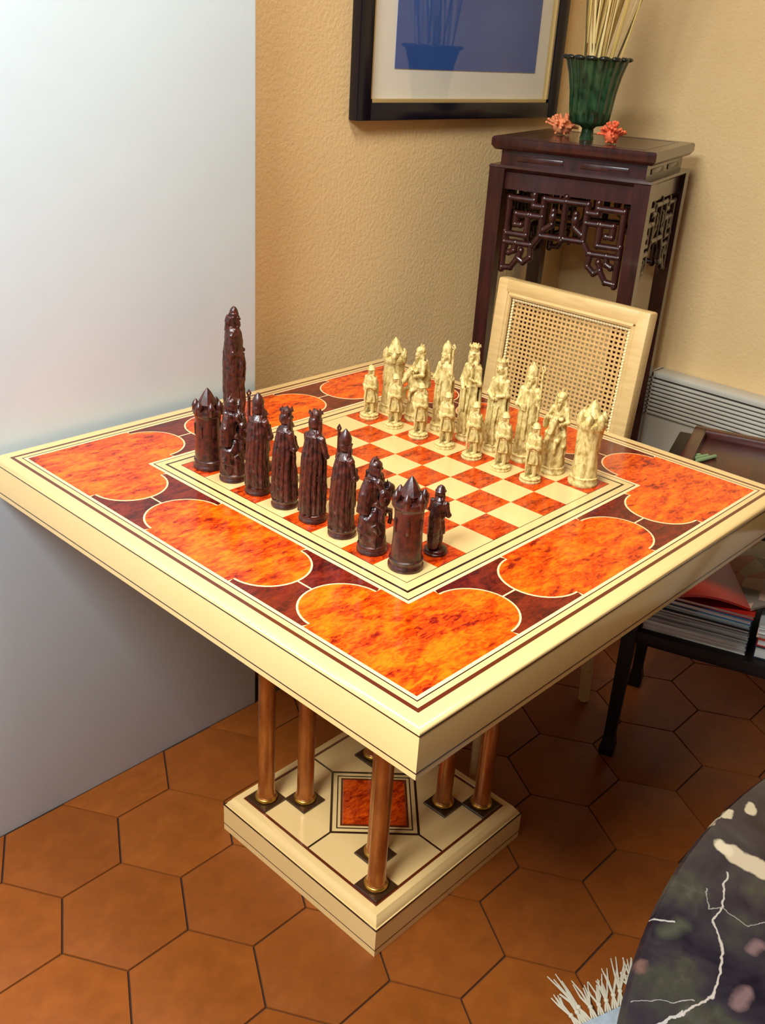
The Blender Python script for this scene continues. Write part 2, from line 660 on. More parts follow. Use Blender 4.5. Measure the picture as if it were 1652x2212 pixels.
for i in range(-14, 16):
    for j in range(-20, 20):
        cx = HX + 1.5 * HR * i
        cy = HY + math.sqrt(3) * HR * (j - 0.5 * (i % 2))
        pts = [(cx + p[0], cy + p[1]) for p in hexa]
        whole = pts
        pts = clip_axis(pts, 0, X0 + .001, 1)
        pts = clip_axis(pts, 0, X1 - .001, -1) if pts else pts
        pts = clip_axis(pts, 1, Y0 + .001, 1) if pts else pts
        pts = clip_axis(pts, 1, (YW if cx < XW else Y1) - .001, -1) if pts else pts
        if len(pts) < 3:
            continue
        area = abs(sum(a[0] * b[1] - a[1] * b[0] for a, b in zip(pts, pts[1:] + pts[:1]))) / 2
        if area < 2e-4:
            continue
        if not in_view(cx, cy):
            add_tile(far, pts)
        elif pts == whole:
            link('tile', tile_mesh, floor).location = (cx, cy, 0)
        else:
            mb = MB()
            add_tile(mb, [(p[0] - cx, p[1] - cy) for p in pts])
            mb.build('tile', M['terracotta'], floor, 30).location = (cx, cy, 0)
stuff(far.build('tiles_beyond_view', M['terracotta'], floor, 30))

# ------------------------------------------------------------------ chess table
ZT = 0.780
S = 0.062
TS = 0.4647
table = thing('chess_table', 'square cream lacquered chess table with orange burl inlay on brass columns', 'table')
top = MB().sqloft([(TS - .006, .712), (TS, .7145), (TS, .7745), (TS - .0012, .7777), (TS - .004, .7797), (TS - .008, ZT), (.4430, ZT), (.4430, .7780), (.01, .7780)]).build('tabletop', M['cream_lacquer'], table, 50)
MB().sqring(TS - .01, TS + .0004, .7722, .7738).build('edge_line', M['dark_line'], top, 0)
MB().sqring(TS - .01, TS + .0004, .7225, .7240).build('edge_line', M['dark_line'], top, 0)
zb = 0.7775


def ringpart(name, a, b, m, z=ZT):
    return MB().sqring(a, b, zb, z).build(name, M[m], table, 0)


ringpart('border_line', .4372, .4428, 'brown_line')
ringpart('border_line', .4275, .4293, 'dark_line')
ringpart('pale_border', .4222, .4275, 'pale_line', ZT - .0002)
ringpart('pale_border', .2808, .2865, 'pale_line', ZT - .0002)
ringpart('border_line', .2788, .2806, 'dark_line')
ringpart('border_line', .2634, .2674, 'dark_line')
ringpart('cream_border', .4293, .4372, 'cream_lacquer')
ringpart('cream_border', .2674, .2788, 'cream_lacquer')
ringpart('cream_border', .2493, .2634, 'cream_lacquer')
ringpart('border_line', .2481, .2493, 'dark_line')
for q in range(4):
    rot = RZ(q * PI / 2)
    for sgn in (-1, 1):
        for d0, d1 in ((-.4222, -.3551), (-.3529, -.2865)):
            y0, y1 = sorted((sgn * .088, sgn * .242))
            MB().b2(d0, d1, y0, y1, zb, ZT - .0006).xf(rot).build('dark_veneer', M['burl_burgundy'], table, 0)
        y0, y1 = sorted((sgn * .14, sgn * .19))
        MB().b2(-.3553, -.3527, y0, y1, zb, ZT - .0005).xf(rot).build('inlay_line', M['pale_line'], table, 0)


def arc(cx, cy, r, a0, a1, n=20):
    return [(cx + r * math.cos(math.radians(a0 + (a1 - a0) * k / n)), cy + r * math.sin(math.radians(a0 + (a1 - a0) * k / n))) for k in range(n + 1)]


def mid_shape(e):
    h, r, c = .093 + e, .057 + e, -.354
    return ([(-.4222, -h)] + arc(c, -.093, r, 180, 360) + [(-.2865, -h), (-.2865, h)] + arc(c, .093, r, 0, 180) + [(-.4222, h)])


def corner_shape(e):
    h, r, c, i = -.238 + e, .057 + e, -.354, -.2865
    return ([(-.4222, -.4222), (h, -.4222)] + arc(-.238, c, r, -90, 90) + [(h, i), (i, i), (i, h)] + arc(c, -.238, r, 0, 180) + [(-.4222, h)])


for q in range(4):
    rot = RZ(q * PI / 2)
    for nm, fn in (('side', mid_shape), ('corner', corner_shape)):
        p = MB().poly(fn(0), zb, ZT).xf(rot).build('inlay_panel', M['burl_orange'], table, 0)
        MB().poly(fn(.0028), zb, ZT - .0003).xf(rot).build('inlay_outline', M['pale_line'], p, 0)
sq_mesh = MB().b2(-S / 2, S / 2, -S / 2, S / 2, zb, ZT).mesh('board_square', M['burl_square'], 0)
sqc_mesh = MB().b2(-S / 2, S / 2, -S / 2, S / 2, zb, ZT).mesh('board_square', M['cream_lacquer'], 0)
for u in range(8):
    for v in range(8):
        link('board_square', sqc_mesh if (u + v) % 2 == 0 else sq_mesh, table).location = ((u - 3.5) * S, (v - 3.5) * S, 0)

# pedestal: moulded square plinth with inlaid top, eight columns in four diagonal pairs
PB = 0.2068
ped = MB().sqloft([(PB, 0.0005), (PB, .0615), (PB - .002, .0625), (PB - .004, .063), (PB - .005, .068), (PB - .010, .074), (PB - .0135, .0795), (PB - .016, .0805),
                   (PB - .026, .0805), (PB - .0275, .0790)]).build('plinth', M['cream_lacquer'], table, 35)
MB().sqring(PB - .01, PB + .0004, .0152, .0168).build('edge_line', M['dark_line'], ped, 0)
MB().sqring(PB - .01, PB + .0006, .0612, .0624).build('edge_line', M['dark_line'], ped, 0)
PZ = 0.0796
MB().sqring(.1745, .1795, .07, PZ + .0002).build('plinth_line', M['brown_line'], table, 0)
dm = RZ(PI / 4)
rt = math.sqrt(.5)
MB().sqring(.1205 * rt - .0045, .1205 * rt, .07, PZ + .0002).xf(dm).build('plinth_line', M['dark_line'], table, 0)
MB().sqring(.1030 * rt - .0022, .1030 * rt, .07, PZ + .0002).xf(dm).build('plinth_line', M['dark_line'], table, 0)
MB().sqring(.0925 * rt - .0040, .0925 * rt, .07, PZ + .0002).xf(dm).build('plinth_line', M['brown_line'], table, 0)
MB().sqloft([(.0860 * rt, .07), (.0860 * rt, PZ + .0002)]).xf(dm).build('plinth_panel', M['burl_square'], table, 0)
for q in range(4):
    MB().b2(.1185, .1755, -.0018, .0018, .07, PZ + .0001).xf(RZ(q * PI / 2)).build('plinth_line', M['dark_line'], table, 0)
CO, CI = .1485, .0955
shaft = [(.0195, .0), (.0205, .004), (.0195, .008), (.0175, .010), (.0180, .013), (.0170, .016), (.0162, .03), (.0160, .3), (.0154, .59), (.0168, .598), (.0160, .602), (.0185, .612), (.0205, .622)]
col_me = MB().lathe(shaft, seg=24).mesh('column', M['bronze_column'], 50)
blk_me = MB().sqloft([(.0275, 0), (.0275, .003), (.0265, .004)]).mesh('column_block', M['dark_bronze'], 30)
rng_me = MB().lathe([(.0195, 0), (.0215, .002), (.0218, .005), (.0200, .008), (.018, .0085)], seg=24).mesh('column_ring', M['brass'], 60)
for sx in (-1, 1):
    for sy in (-1, 1):
        for d in (CO, CI):
            c = link('column', col_me, table)
            c.location = (sx * d, sy * d, PZ + .0045)
            for me, z in ((blk_me, -.0045), (rng_me, .0), (blk_me, .6235)):
                link(me.name.split('.')[0], me, c).location = (0, 0, z)


# ------------------------------------------------------------------ chess pieces
def folds(n, amp, ph=0.0, z0=0.02, z1=0.09):
    def f(a, tt, z):
        k = max(0.0, min(1.0, (z1 - z) / (z1 - z0)))
        return 1 + amp * k * math.sin(n * a + ph + 18 * z) + amp * 0.5 * k * math.sin((n * 2 - 3) * a + 1.3 * ph)
    return f


def robe(mb, prof, n=9, amp=0.06, ph=0.0, squash=0.88):
    """draped body: stack of oval rings with deepening folds"""
    R = []
    fn = folds(n, amp, ph)
    Z = []
    for (r0, z0), (r1, z1) in zip(prof[:-1], prof[1:]):
        for k in range(4):
            Z.append((r0 + (r1 - r0) * k / 4, z0 + (z1 - z0) * k / 4))
    Z.append(prof[-1])
    for k, (r, z) in enumerate(Z):
        R.append([(r * fn(a, 0, z) * math.cos(a) * squash, r * fn(a, 0, z) * math.sin(a), z) for a in [2 * PI * i / 36 for i in range(36)]])
    mb.rings(R)


def cloak(mb, x, z0, z1, r, rn, n=7, top=.55):
    """back drapery: a fan of uneven vertical pleats"""
    for k in range(n):
        a = PI + (k - (n - 1) / 2) / (n - 1) * 2.5
        q = rn.uniform(.85, 1.1)
        mb.tube([(x + r * top * math.cos(a), r * top * math.sin(a), z1), (x + r * .86 * math.cos(a + .05), r * .86 * math.sin(a + .05), z0 + (z1 - z0) * .7),
                 (x + r * .92 * math.cos(a - .06), r * .92 * math.sin(a - .06), z0 + (z1 - z0) * .35), (x + r * q * math.cos(a), r * q * math.sin(a), z0)],
                [.0020, .0030, .0033 * q, .0038 * q], 8)


def head(mb, x, y, z, s=1.0, hair=True, beard=True):
    mb.ell((x, y, z), (.0072 * s, .0064 * s, .0088 * s))
    mb.ell((x + .0072 * s, y, z - .0005), (.0022 * s, .0013 * s, .0026 * s))
    for k in (-1, 1):
        mb.ell((x + .0052 * s, y + k * .003 * s, z + .0022 * s), (.0018 * s, .0022 * s, .0012 * s))
    mb.tube([(x - .001, y, z - .012 * s), (x, y, z - .004 * s)], .0042 * s)
    if hair:
        mb.ell((x - .0022 * s, y, z + .0005), (.0075 * s, .0078 * s, .0092 * s))
        for k in (-1, 1):
            mb.tube([(x - .001, y + k * .0066 * s, z + .003 * s), (x - .0015, y + k * .0078 * s, z - .006 * s), (x - .001, y + k * .007 * s, z - .013 * s)], .0024 * s)
    if beard:
        mb.tube([(x + .005 * s, y, z - .005 * s), (x + .0062 * s, y, z - .011 * s), (x + .006 * s, y, z - .016 * s)], [.0036 * s, .0032 * s, .0012 * s])


def arm(mb, side, sh, el, ha, r=.0042):
    mb.tube([(sh[0], side * sh[1], sh[2]), (el[0], side * el[1], el[2]), (ha[0], side * ha[1], ha[2])], [r * 1.15, r * 1.1, r * .75], 10)
    mb.ell((sh[0], side * sh[1], sh[2]), (r * 1.3,) * 3)
    mb.ell((el[0], side * el[1], el[2]), (r * 1.25,) * 3)
    mb.ell((ha[0], side * ha[1], ha[2]), (.0036, .0034, .0036))


def base_plinth(parent, m, r, h=.013):
    return MB().lathe([(r * .98, 0), (r, .001), (r, h * .35), (r * .93, h * .45), (r * .93, h * .8), (r * .97, h * .9), (r * .9, h), (r * .5, h + .0015)], seg=32).build('base', M[m], parent, 50)


def crown_mesh(mb, x, z, r, h, n=7):
    mb.lathe([(r, z), (r * 1.02, z + h * .35), (r * 1.12, z + h * .45), (r * 1.12, z + h * .6), (r * .6, z + h * .75), (r * .2, z + h)], (x, 0, 0), 20)
    for k in range(n):
        a = 2 * PI * k / n
        mb.cone((x + r * 1.08 * math.cos(a), r * 1.08 * math.sin(a), z + h * .5), .0022, .0010, h * .36, 8)


def make_monarch(name, m, H, queen, label, group):
    t = thing(name, label, 'chess piece', group=group)
    base_plinth(t, m, .0205)
    k = H / .17
    b = MB()
    robe(b, [(.0185, .011), (.0172, .03), (.0148, .06 * k), (.0118, .085 * k), (.0102, .098 * k), (.0132, .118 * k), (.0138, .128 * k), (.0095, .137 * k), (.0048, .141 * k)], 9 if queen else 7, .075, .6 if queen else 2.0)
    # cloak falling from the shoulders, open at the front
    cloak(b, 0, .014, .132 * k, .0190, random.Random(3 + queen), 7, .6)
    for s in (-1, 1):
        b.tube([(.003, s * .012, .13 * k), (.006, s * .0148, .09 * k), (.007, s * .0155, .05), (.006, s * .0158, .014)], [.0035, .0036, .004, .0042], 8)
        b.tube([(.012, s * .005, .085 * k), (.0165, s * .004, .05), (.0165, s * .006, .014)], [.0022, .0026, .003], 8)
    if queen:
        arm(b, 1, (0, .0125, .128 * k), (.006, .018, .106 * k), (.015, .004, .104 * k))
        arm(b, -1, (0, .0125, .128 * k), (.004, .018, .104 * k), (.016, .003, .098 * k))
    else:
        arm(b, 1, (0, .0135, .128 * k), (.004, .019, .104 * k), (.016, .009, .112 * k))
        arm(b, -1, (0, .0135, .128 * k), (.005, .018, .103 * k), (.015, .006, .093 * k))
        b.tube([(.016, -.003, .094 * k), (.0185, -.002, .05), (.018, -.001, .016)], [.0026, .003, .0022], 8)
    b.tube([(.004, -.011, .098 * k), (.0115, 0, .095 * k), (.004, .011, .098 * k)], .002, 8)
    head(b, .002, 0, .1505 * k, 1.22, True, not queen)
    b.sculpt('figure', M[m], t, carve=.0009, cscale=150)
    c = MB()
    crown_mesh(c, .001, .157 * k, .0082, H - .157 * k, 7 if queen else 6)
    c.build('crown', M[m], t, 50)
    if not queen:
        s = MB().tube([(.017, .0095, .085 * k), (.016, .0105, .135 * k)], .0014, 8).ell((.016, .0105, .137 * k), (.0032,) * 3)
        s.build('sceptre', M[m], t)
    return t


def make_bishop(name, m, H, label, group):
    t = thing(name, label, 'chess piece', group=group)
    base_plinth(t, m, .0205)
    k = H / .16
    b = MB()
    robe(b, [(.0178, .011), (.0174, .03), (.0168, .06 * k), (.0160, .085 * k), (.0150, .105 * k), (.0135, .116 * k), (.0085, .124 * k), (.0045, .128 * k)], 8, .06, 1.1)
    cloak(b, 0, .013, .118 * k, .0185, random.Random(9), 8, .62)
    for s in (-1, 1):
        b.tube([(.008, s * .004, .118 * k), (.0155, s * .0045, .085 * k), (.0165, s * .0048, .04)], [.002, .0024, .0026], 8)
    arm(b, 1, (0, .0125, .115 * k), (.000, .0180, .096 * k), (.0055, .0185, .106 * k), .0046)
    arm(b, -1, (0, .0125, .115 * k), (.005, .0175, .092 * k), (.0165, .003, .092 * k), .0046)
    b.box(.0185, -.001, .092 * k, .004, .009, .012, .001)
    head(b, .002, 0, .1345 * k, 1.15, True, True)
    b.sculpt('figure', M[m], t, carve=.0009, cscale=150)
    # pointed mitre, split front to back
    mi = MB()
    zm = .1395 * k
    R = []
    for q, r in ((0, 1.0), (.35, 1.06), (.7, .72), (1, .12)):
        R.append([(-.0005 + .0082 * r * math.cos(a), .0088 * r * math.sin(a), zm + (H - zm) * q) for a in [2 * PI * i / 18 for i in range(18)]])
    mi.rings(R)
    mi.tube([(.0078, 0, zm + .001), (.0070, 0, zm + .010)], .001, 6)
    mi.build('mitre', M[m], t, 50)
    st = MB().tube([(.004, .0198, .010), (.004, .0202, .10 * k), (.0042, .0200, .148 * k)], .0024, 10)
    st.tube([(.0042, .0200, .146 * k), (.0042, .0235, .153 * k), (.0042, .0205, .158 * k), (.0042, .0170, .154 * k), (.0042, .0190, .151 * k)], .0016, 8)
    st.build('crozier', M[m], t)
    return t


def make_knight(name, m, H, label, group):
    t = thing(name, label, 'chess piece', group=group)
    base_plinth(t, m, .0215)
    k = H / .142
    b = MB()
    # horse rearing under a long caparison: haunches, barrel, chest, neck, head
    robe(b, [(.0190, .011), (.0180, .03), (.0165, .05), (.0125, .066)], 6, .07, .4, 1.0)
    b.tube([(-.012, 0, .030), (-.008, 0, .048), (.004, 0, .062), (.012, 0, .074)], [.0125, .0145, .0135, .0105], 16)
    b.tube([(.008, 0, .066), (.0155, 0, .080), (.019, 0, .092)], [.0110, .0088, .0072], 14)
    b.tube([(.0175, 0, .095), (.024, 0, .0905), (.0305, 0, .080), (.0320, 0, .0755)], [.0072, .0066, .0050, .0040], 12)
    b.tube([(.0105, 0, .078), (.0125, 0, .092), (.0165, 0, .1015)], [.0034, .0040, .0030], 8)
    for s in (-1, 1):
        b.cone((.0165, s * .0036, .098), .0022, .0005, .009, 8)
        b.tube([(.010, s * .008, .064), (.0215, s * .008, .060), (.0235, s * .0075, .048), (.021, s * .007, .040)], [.0048, .0038, .0028, .0032], 10)
        b.tube([(-.008, s * .011, .046), (-.002, s * .0135, .034), (-.008, s * .012, .022), (-.004, s * .012, .013)], [.007, .0058, .0036, .0042], 10)
        # rider's leg
        b.tube([(-.003, s * .008, .077), (.005, s * .0150, .068), (.002, s * .0165, .052), (.007, s * .0160, .048)], [.005, .0046, .0036, .003], 10)
    b.tube([(-.016, 0, .05), (-.021, 0, .040), (-.020, 0, .022)], [.003, .004, .002], 8)
    b.tube([(.010, 0, .083), (.0125, 0, .092), (.015, 0, .098)], [.0022, .003, .002], 8)
    # rider
    b.tube([(-.004, 0, .072), (-.005, 0, .086), (-.003, 0, .100 * k), (-.002, 0, .112 * k)], [.0100, .0088, .0108, .0058], 16)
    b.tube([(-.009, 0, .110 * k), (-.0145, 0, .088), (-.017, 0, .062)], [.008, .0105, .010], 12)
    arm(b, 1, (-.002, .0115, .107 * k), (.003, .0175, .092), (.0125, .0075, .088))
    arm(b, -1, (-.002, .0115, .107 * k), (.002, .0175, .094), (.012, -.010, .098))
    head(b, 0, 0, .1225 * k, 1.15, True, True)
    b.sculpt('horse_and_rider', M[m], t, carve=.0009, cscale=150)
    h = MB().ell((-.001, 0, .1285 * k), (.0092, .0092, .0080))
    h.cone((-.001, 0, .1335 * k), .0026, .0008, H - .1335 * k, 10)
    h.tube([(.003, 0, .134 * k), (-.005, 0, .1375 * k), (-.0095, 0, .130 * k)], [.0014, .0022, .0014], 8)
    h.build('helmet', M[m], t, 50)
    sh = MB()
    sh.ell((.004, -.0195, .086), (.0085, .0022, .0125), RZ(-.25))
    sh.ell((.004, -.0215, .086), (.003, .0015, .003))
    sh.build('shield', M[m], t, 50)
    return t


def make_rook(name, m, H, label, group, twist=False):
    t = thing(name, label, 'chess piece', group=group)
    base_plinth(t, m, .0245, .016)
    b = MB()
    k = H / .14

    def mod(a, tt, z):
        if twist:
            return 1 + .055 * math.sin(4 * a + 62 * z) + .02 * math.sin(9 * a - 40 * z)
        return 1 + .035 * max(0, math.cos(8 * a)) ** 3
    prof = [(.0212, .014), (.0208, .03), (.0200, .045), (.0196, .06), (.0194, .075), (.0196, .085 * k), (.0200, .092 * k), (.0222, .0955 * k), (.0232, .100 * k), (.0225, .104 * k), (.0160, .106 * k)]
    fine = []
    for (r0, z0), (r1, z1) in zip(prof[:-1], prof[1:]):
        for q in range(3):
            fine.append((r0 + (r1 - r0) * q / 3, z0 + (z1 - z0) * q / 3))
    fine.append(prof[-1])
    b.lathe(fine, seg=64, mod=mod)
    if not twist:
        for q in range(6):
            a = 2 * PI * q / 6 + .5
            b.box(.0198 * math.cos(a), .0198 * math.sin(a), .066, .004, .005, .020, .001, RZ(a))
    b.build('tower', M[m], t, 40)
    for q in range(6):
        a = 2 * PI * q / 6 + .3
        c = MB().lathe([(.0048, 0), (.0060, .003), (.0060, .010), (.0068, .0115), (.0052, .016), (.0030, .0195), (.0006, .0225)] if not twist else
                       [(.0050, 0), (.0066, .003), (.0066, .011), (.0062, .017), (.0046, .0215), (.0020, .0245), (.0006, .0265)], (.0192 * math.cos(a), .0192 * math.sin(a), .0965 * k), 12)
        c.build('turret', M[m], t, 50)
    r = MB().lathe([(.0140, .104 * k), (.0140, .112 * k), (.0158, .1135 * k), (.0120, .1215 * k), (.0062, H - .007), (.0006, H)], seg=8 if not twist else 16)
    r.build('roof', M[m], t, 25)
    return t


def make_pawn(name, m, H, label, group):
    t = thing(name, label, 'chess piece', group=group)
    r = .0165 if m == 'dark_resin' else .0180
    base_plinth(t, m, r, .008)
    k = H / .103
    b = MB()
    for s in (-1, 1):
        b.tube([(-.001, s * .0058, .008), (-.0015, s * .0058, .022), (0, s * .0052, .040)], [.0034, .0042, .0052], 10)
        b.ell((.003, s * .0060, .0100), (.0068, .0034, .0030))
    # skirted tunic, belt, chest
    robe(b, [(.0118, .032), (.0112, .040), (.0088, .053), (.0080, .057), (.0098, .068 * k), (.0104, .076 * k), (.0068, .082 * k), (.0036, .085 * k)], 8, .07, .3)
    b.lathe([(.0088, .054), (.0096, .0555), (.0096, .058), (.0086, .0595)], seg=18)
    arm(b, 1, (0, .0105, .077 * k), (.003, .0140, .062), (.0105, .0040, .062), .0034)
    arm(b, -1, (0, .0105, .077 * k), (.002, .0142, .061), (.0110, .0030, .056), .0034)
    b.tube([(.012, 0, .066), (.0135, 0, .04), (.0125, 0, .009)], [.0020, .0022, .0014], 8)
    b.tube([(-.006, 0, .078 * k), (-.0098, 0, .06), (-.0105, 0, .03), (-.010, 0, .012)], [.0065, .0085, .0088, .0076], 12)
    head(b, .001, 0, .0925 * k, .8, True, False)
    b.sculpt('figure', M[m], t, voxel=.0007, carve=.0007, cscale=190)
    h = MB().lathe([(.0074, .0935 * k), (.0080, .0945 * k), (.0066, .0965 * k), (.0052, .100 * k), (.0022, .1025 * k), (.0006, H)], (.0005, 0, 0), 18)
    h.build('helmet', M[m], t, 50)
    return t


def at(o, u, v, rz=0.0, dx=0.0, dy=0.0):
    o.location = ((u - 3.5) * S + dx, (v - 3.5) * S + dy, ZT + .0001)
    o.rotation_euler = (0, 0, rz)
    return o


GB, GW = 'dark brown chessmen along the board edge', 'ivory chessmen along the far board edge'
D, I = 'dark_resin', 'ivory_resin'
rk = make_rook('chess_rook', D, .134, 'dark brown tower rook at the board corner nearest the camera', GB)
at(rk, 0, 0, .2)
c = at(copy_tree(rk), 0, 7, .9)
c['label'] = 'dark brown tower rook at the far left end of the dark row, near white wall'
kn = make_knight('chess_knight', D, .142, 'dark brown mounted knight standing next to the nearest dark rook', GB)
at(kn, 0, 1, -.25, -.002)
c = at(copy_tree(kn), 0, 6, .2)
c['label'] = 'dark brown mounted knight between the far left dark rook and a staff-bearing bishop'
bs = make_bishop('chess_bishop', D, .161, 'dark brown robed bishop with staff, second figure left of the nearest dark knight row end', GB)
at(bs, 0, 2, -.1)
bs['label'] = 'dark brown robed bishop with staff, standing just left of the nearest dark knight'
c = at(copy_tree(bs), 0, 5, .25)
c['label'] = 'dark brown robed bishop with staff, standing just right of the farther dark knight'
at(make_monarch('chess_king', D, .171, False, 'tall dark brown crowned king with beard, right of the dark queen', GB), 0, 3, .1)
at(make_monarch('chess_queen', D, .157, True, 'dark brown crowned queen with folded arms, left of the dark king', GB), 0, 4, -.2)
pw = make_pawn('chess_pawn', D, .103, 'small dark brown pawn standing alone right of the nearest dark rook', GB)
at(pw, 1, 0, .2)
for v, lb in ((2, 'small dark brown pawn hidden behind the nearest dark knight'), (3, 'small dark brown pawn peeking out behind the nearer dark bishop'), (4, 'small dark brown pawn hidden behind the dark king'),
              (5, 'small dark brown pawn hidden behind the dark queen'), (6, 'small dark brown pawn peeking out behind the farther dark bishop'), (7, 'small dark brown pawn behind the farther dark knight, before the tall statue')):
    c = at(copy_tree(pw), 1, v, random.Random(v).uniform(-.3, .3))
    c['label'] = lb

wr = make_rook('chess_rook', I, .145, 'ivory rook with twisted tower at the right end of the ivory row', GW, True)
at(wr, 7, 0, PI)
at(make_rook('chess_rook', I, .144, 'ivory straight-towered rook with pointed turrets, at the far left', GW), 7, 7, PI + .4)
kn = make_knight('chess_knight', I, .147, 'ivory mounted knight next to the twisted ivory rook', GW)
at(kn, 7, 1, PI + .2)
c = at(copy_tree(kn), 7, 6, PI - .3)
c['label'] = 'ivory mounted knight next to the far left ivory rook'
bs = make_bishop('chess_bishop', I, .167, 'tall ivory bishop with pointed mitre, right of the far left ivory knight', GW)
at(bs, 7, 5, PI - .1)
c = at(copy_tree(bs), 7, 2, PI + .2)
c['label'] = 'ivory bishop before the cane chair back, between ivory queen and nearest ivory knight'
for ch in c.children:
    ch.scale = (1, 1, 1.05)
at(make_monarch('chess_king', I, .178, False, 'tall ivory crowned king holding a sceptre, left of the ivory queen', GW), 7, 4, PI)
at(make_monarch('chess_queen', I, .167, True, 'ivory crowned queen before the left edge of the cane chair back', GW), 7, 3, PI + .1)
wp = make_pawn('chess_pawn', I, .102, 'rightmost small ivory pawn, in front of the ivory knight and bishop', GW)
at(wp, 6, 1, PI - .2)
for v, lb in ((2, 'small ivory pawn second from the right, close before an ivory bishop'), (3, 'small ivory pawn third from the right, before the ivory queen'),
              (4, 'small ivory pawn in the middle of the pawn row, before the ivory king'), (5, 'small ivory pawn before the far left ivory bishop and knight'),
              (6, 'small ivory pawn directly in front of the straight ivory rook'), (7, 'leftmost small ivory pawn, standing alone left of the straight ivory rook')):
    c = at(copy_tree(wp), 6, v, PI + random.Random(v + 5).uniform(-.5, .5))
    c['label'] = lb

# tall carved statuette on the table border behind the dark knight
st = thing('statuette', 'tall slender dark carved statuette of a robed figure rising behind the dark knight', 'statuette', (-.042, .372, ZT + .0001), -.9)
base_plinth(st, D, .021, .016)
b = MB()
robe(b, [(.0180, .014), (.0176, .05), (.0172, .075), (.0165, .095), (.0172, .11), (.0185, .125), (.0178, .145), (.0165, .158), (.0120, .167), (.0052, .172)], 6, .07, .9, .9)
b.tube([(.004, 0, .172), (-.004, 0, .165), (-.009, 0, .12), (-.009, 0, .06), (-.008, 0, .016)], [.006, .0085, .011, .0115, .0115], 14)
arm(b, 1, (0, .0155, .156), (.004, .0205, .130), (.016, .006, .126), .0052)
arm(b, -1, (0, .0155, .156), (.004, .0200, .126), (.017, .003, .116), .0052)
for s in (-1, 1):
    b.tube([(.015, s * .006, .12), (.0165, s * .012, .09), (.015, s * .014, .06)], [.004, .0036, .002], 8)
    b.tube([(.014, s * .005, .075), (.0165, s * .006, .04), (.016, s * .005, .016)], [.0035, .004, .004], 8)
head(b, .003, 0, .184, 1.15, True, True)
b.tube([(-.003, 0, .186), (-.006, 0, .178), (-.008, 0, .160)], [.009, .0095, .008], 12)
b.ell((.001, 0, .191), (.0088, .0088, .0072))
b.sculpt('figure', M[D], st, carve=.0011, cscale=130)
MB().lathe([(.0072, .193), (.0076, .196), (.0060, .200), (.0036, .2035), (.0006, .205)], (.001, 0, 0), 16).build('topknot', M[D], st, 50)

# ------------------------------------------------------------------ cane-backed chair pushed up to the table
chair = thing('cane_chair', 'cream wooden chair with woven cane back behind the chess table', 'chair', (.64, .126, 0), 0)
LEAN = math.atan(.08)
CW, BZ0, BZ1 = .188, .60, .966        # half width, lower and upper edge of the back panel


def back_xf(mb):
    return mb.xf(Matrix.Translation((0, 0, .70)) @ RY(LEAN) @ Matrix.Translation((0, 0, -.70)))


fw = .030
for s in (-1, 1):
    back_xf(MB().b2(-.013, .020, s * CW - (fw if s > 0 else 0), s * CW + (fw if s < 0 else 0), BZ0, BZ1, .005)).build('back_stile', M['cream_wood'], chair)
back_xf(MB().b2(-.0128, .0198, -CW + .004, CW - .004, BZ1 - fw, BZ1 - .0002, .005)).build('top_rail', M['cream_wood'], chair)
back_xf(MB().b2(-.0128, .0198, -CW + .004, CW - .004, BZ0, BZ0 + fw, .005)).build('bottom_rail', M['cream_wood'], chair)
# inner moulding, then the pale bead that holds the cane
iy, iz0, iz1 = CW - fw, BZ0 + fw, BZ1 - fw


def frame_tube(mb, dy, dz, x, r, seg=8):
    y, z0, z1 = iy - dy, iz0 + dz, iz1 - dz
    for p, q in (((-y, z0), (y, z0)), ((y, z0), (y, z1)), ((y, z1), (-y, z1)), ((-y, z1), (-y, z0))):
        mb.tube([(x, p[0], p[1]), (x, q[0], q[1])], r, seg)
    return mb


back_xf(frame_tube(MB(), .003, .003, -.008, .006)).build('inner_moulding', M['cream_wood'], chair)
bead = MB()
y, z0, z1 = iy - .013, iz0 + .013, iz1 - .013
nb = 44
for k in range(nb + 1):
    yy = -y + 2 * y * k / nb
    for zz in (z0, z1):
        bead.ell((-.004, yy, zz), (.0026, .0040, .0032), RX(.6), 8, 6)
    zz = z0 + (z1 - z0) * k / nb
    for yy in (-y, y):
        bead.ell((-.004, yy, zz), (.0026, .0032, .0040), RX(.6), 8, 6)
stuff(back_xf(bead).build('cane_bead', M['cane_bead'], chair))
cw = MB()
y, z0, z1 = iy - .012, iz0 + .012, iz1 - .012
ny, nz = 27, 29
for k in range(ny + 1):
    yy = -y + 2 * y * k / ny
    cw.b2(-.0010, .0006, yy - .0023, yy + .0023, z0, z1)
for k in range(nz + 1):
    zz = z0 + (z1 - z0) * k / nz
    cw.b2(-.0016, .0000, -y, y, zz - .0023, zz + .0023)
stuff(back_xf(cw).build('cane_weave', M['cane'], chair))
for s in (-1, 1):
    ys = s * (CW - .018)
    MB().tube([(.055, ys, .003), (.030, ys, .22), (.010, ys, .44), (-.001, ys, .58), (.001, ys, .64)], [.013, .016, .019, .017, .015], 8).build('leg', M['cream_wood'], chair)
    MB().tube([(-.372, ys, .003), (-.370, ys, .20), (-.370, ys, .42)], [.011, .015, .020], 10).build('leg', M['cream_wood'], chair)
MB().b2(-.395, .020, -CW - .008, CW + .008, .405, .450, .008).build('seat_frame', M['cream_wood'], chair)
MB().b2(-.375, .0, -CW + .014, CW - .014, .445, .472, .012).build('seat', M['cane'], chair)

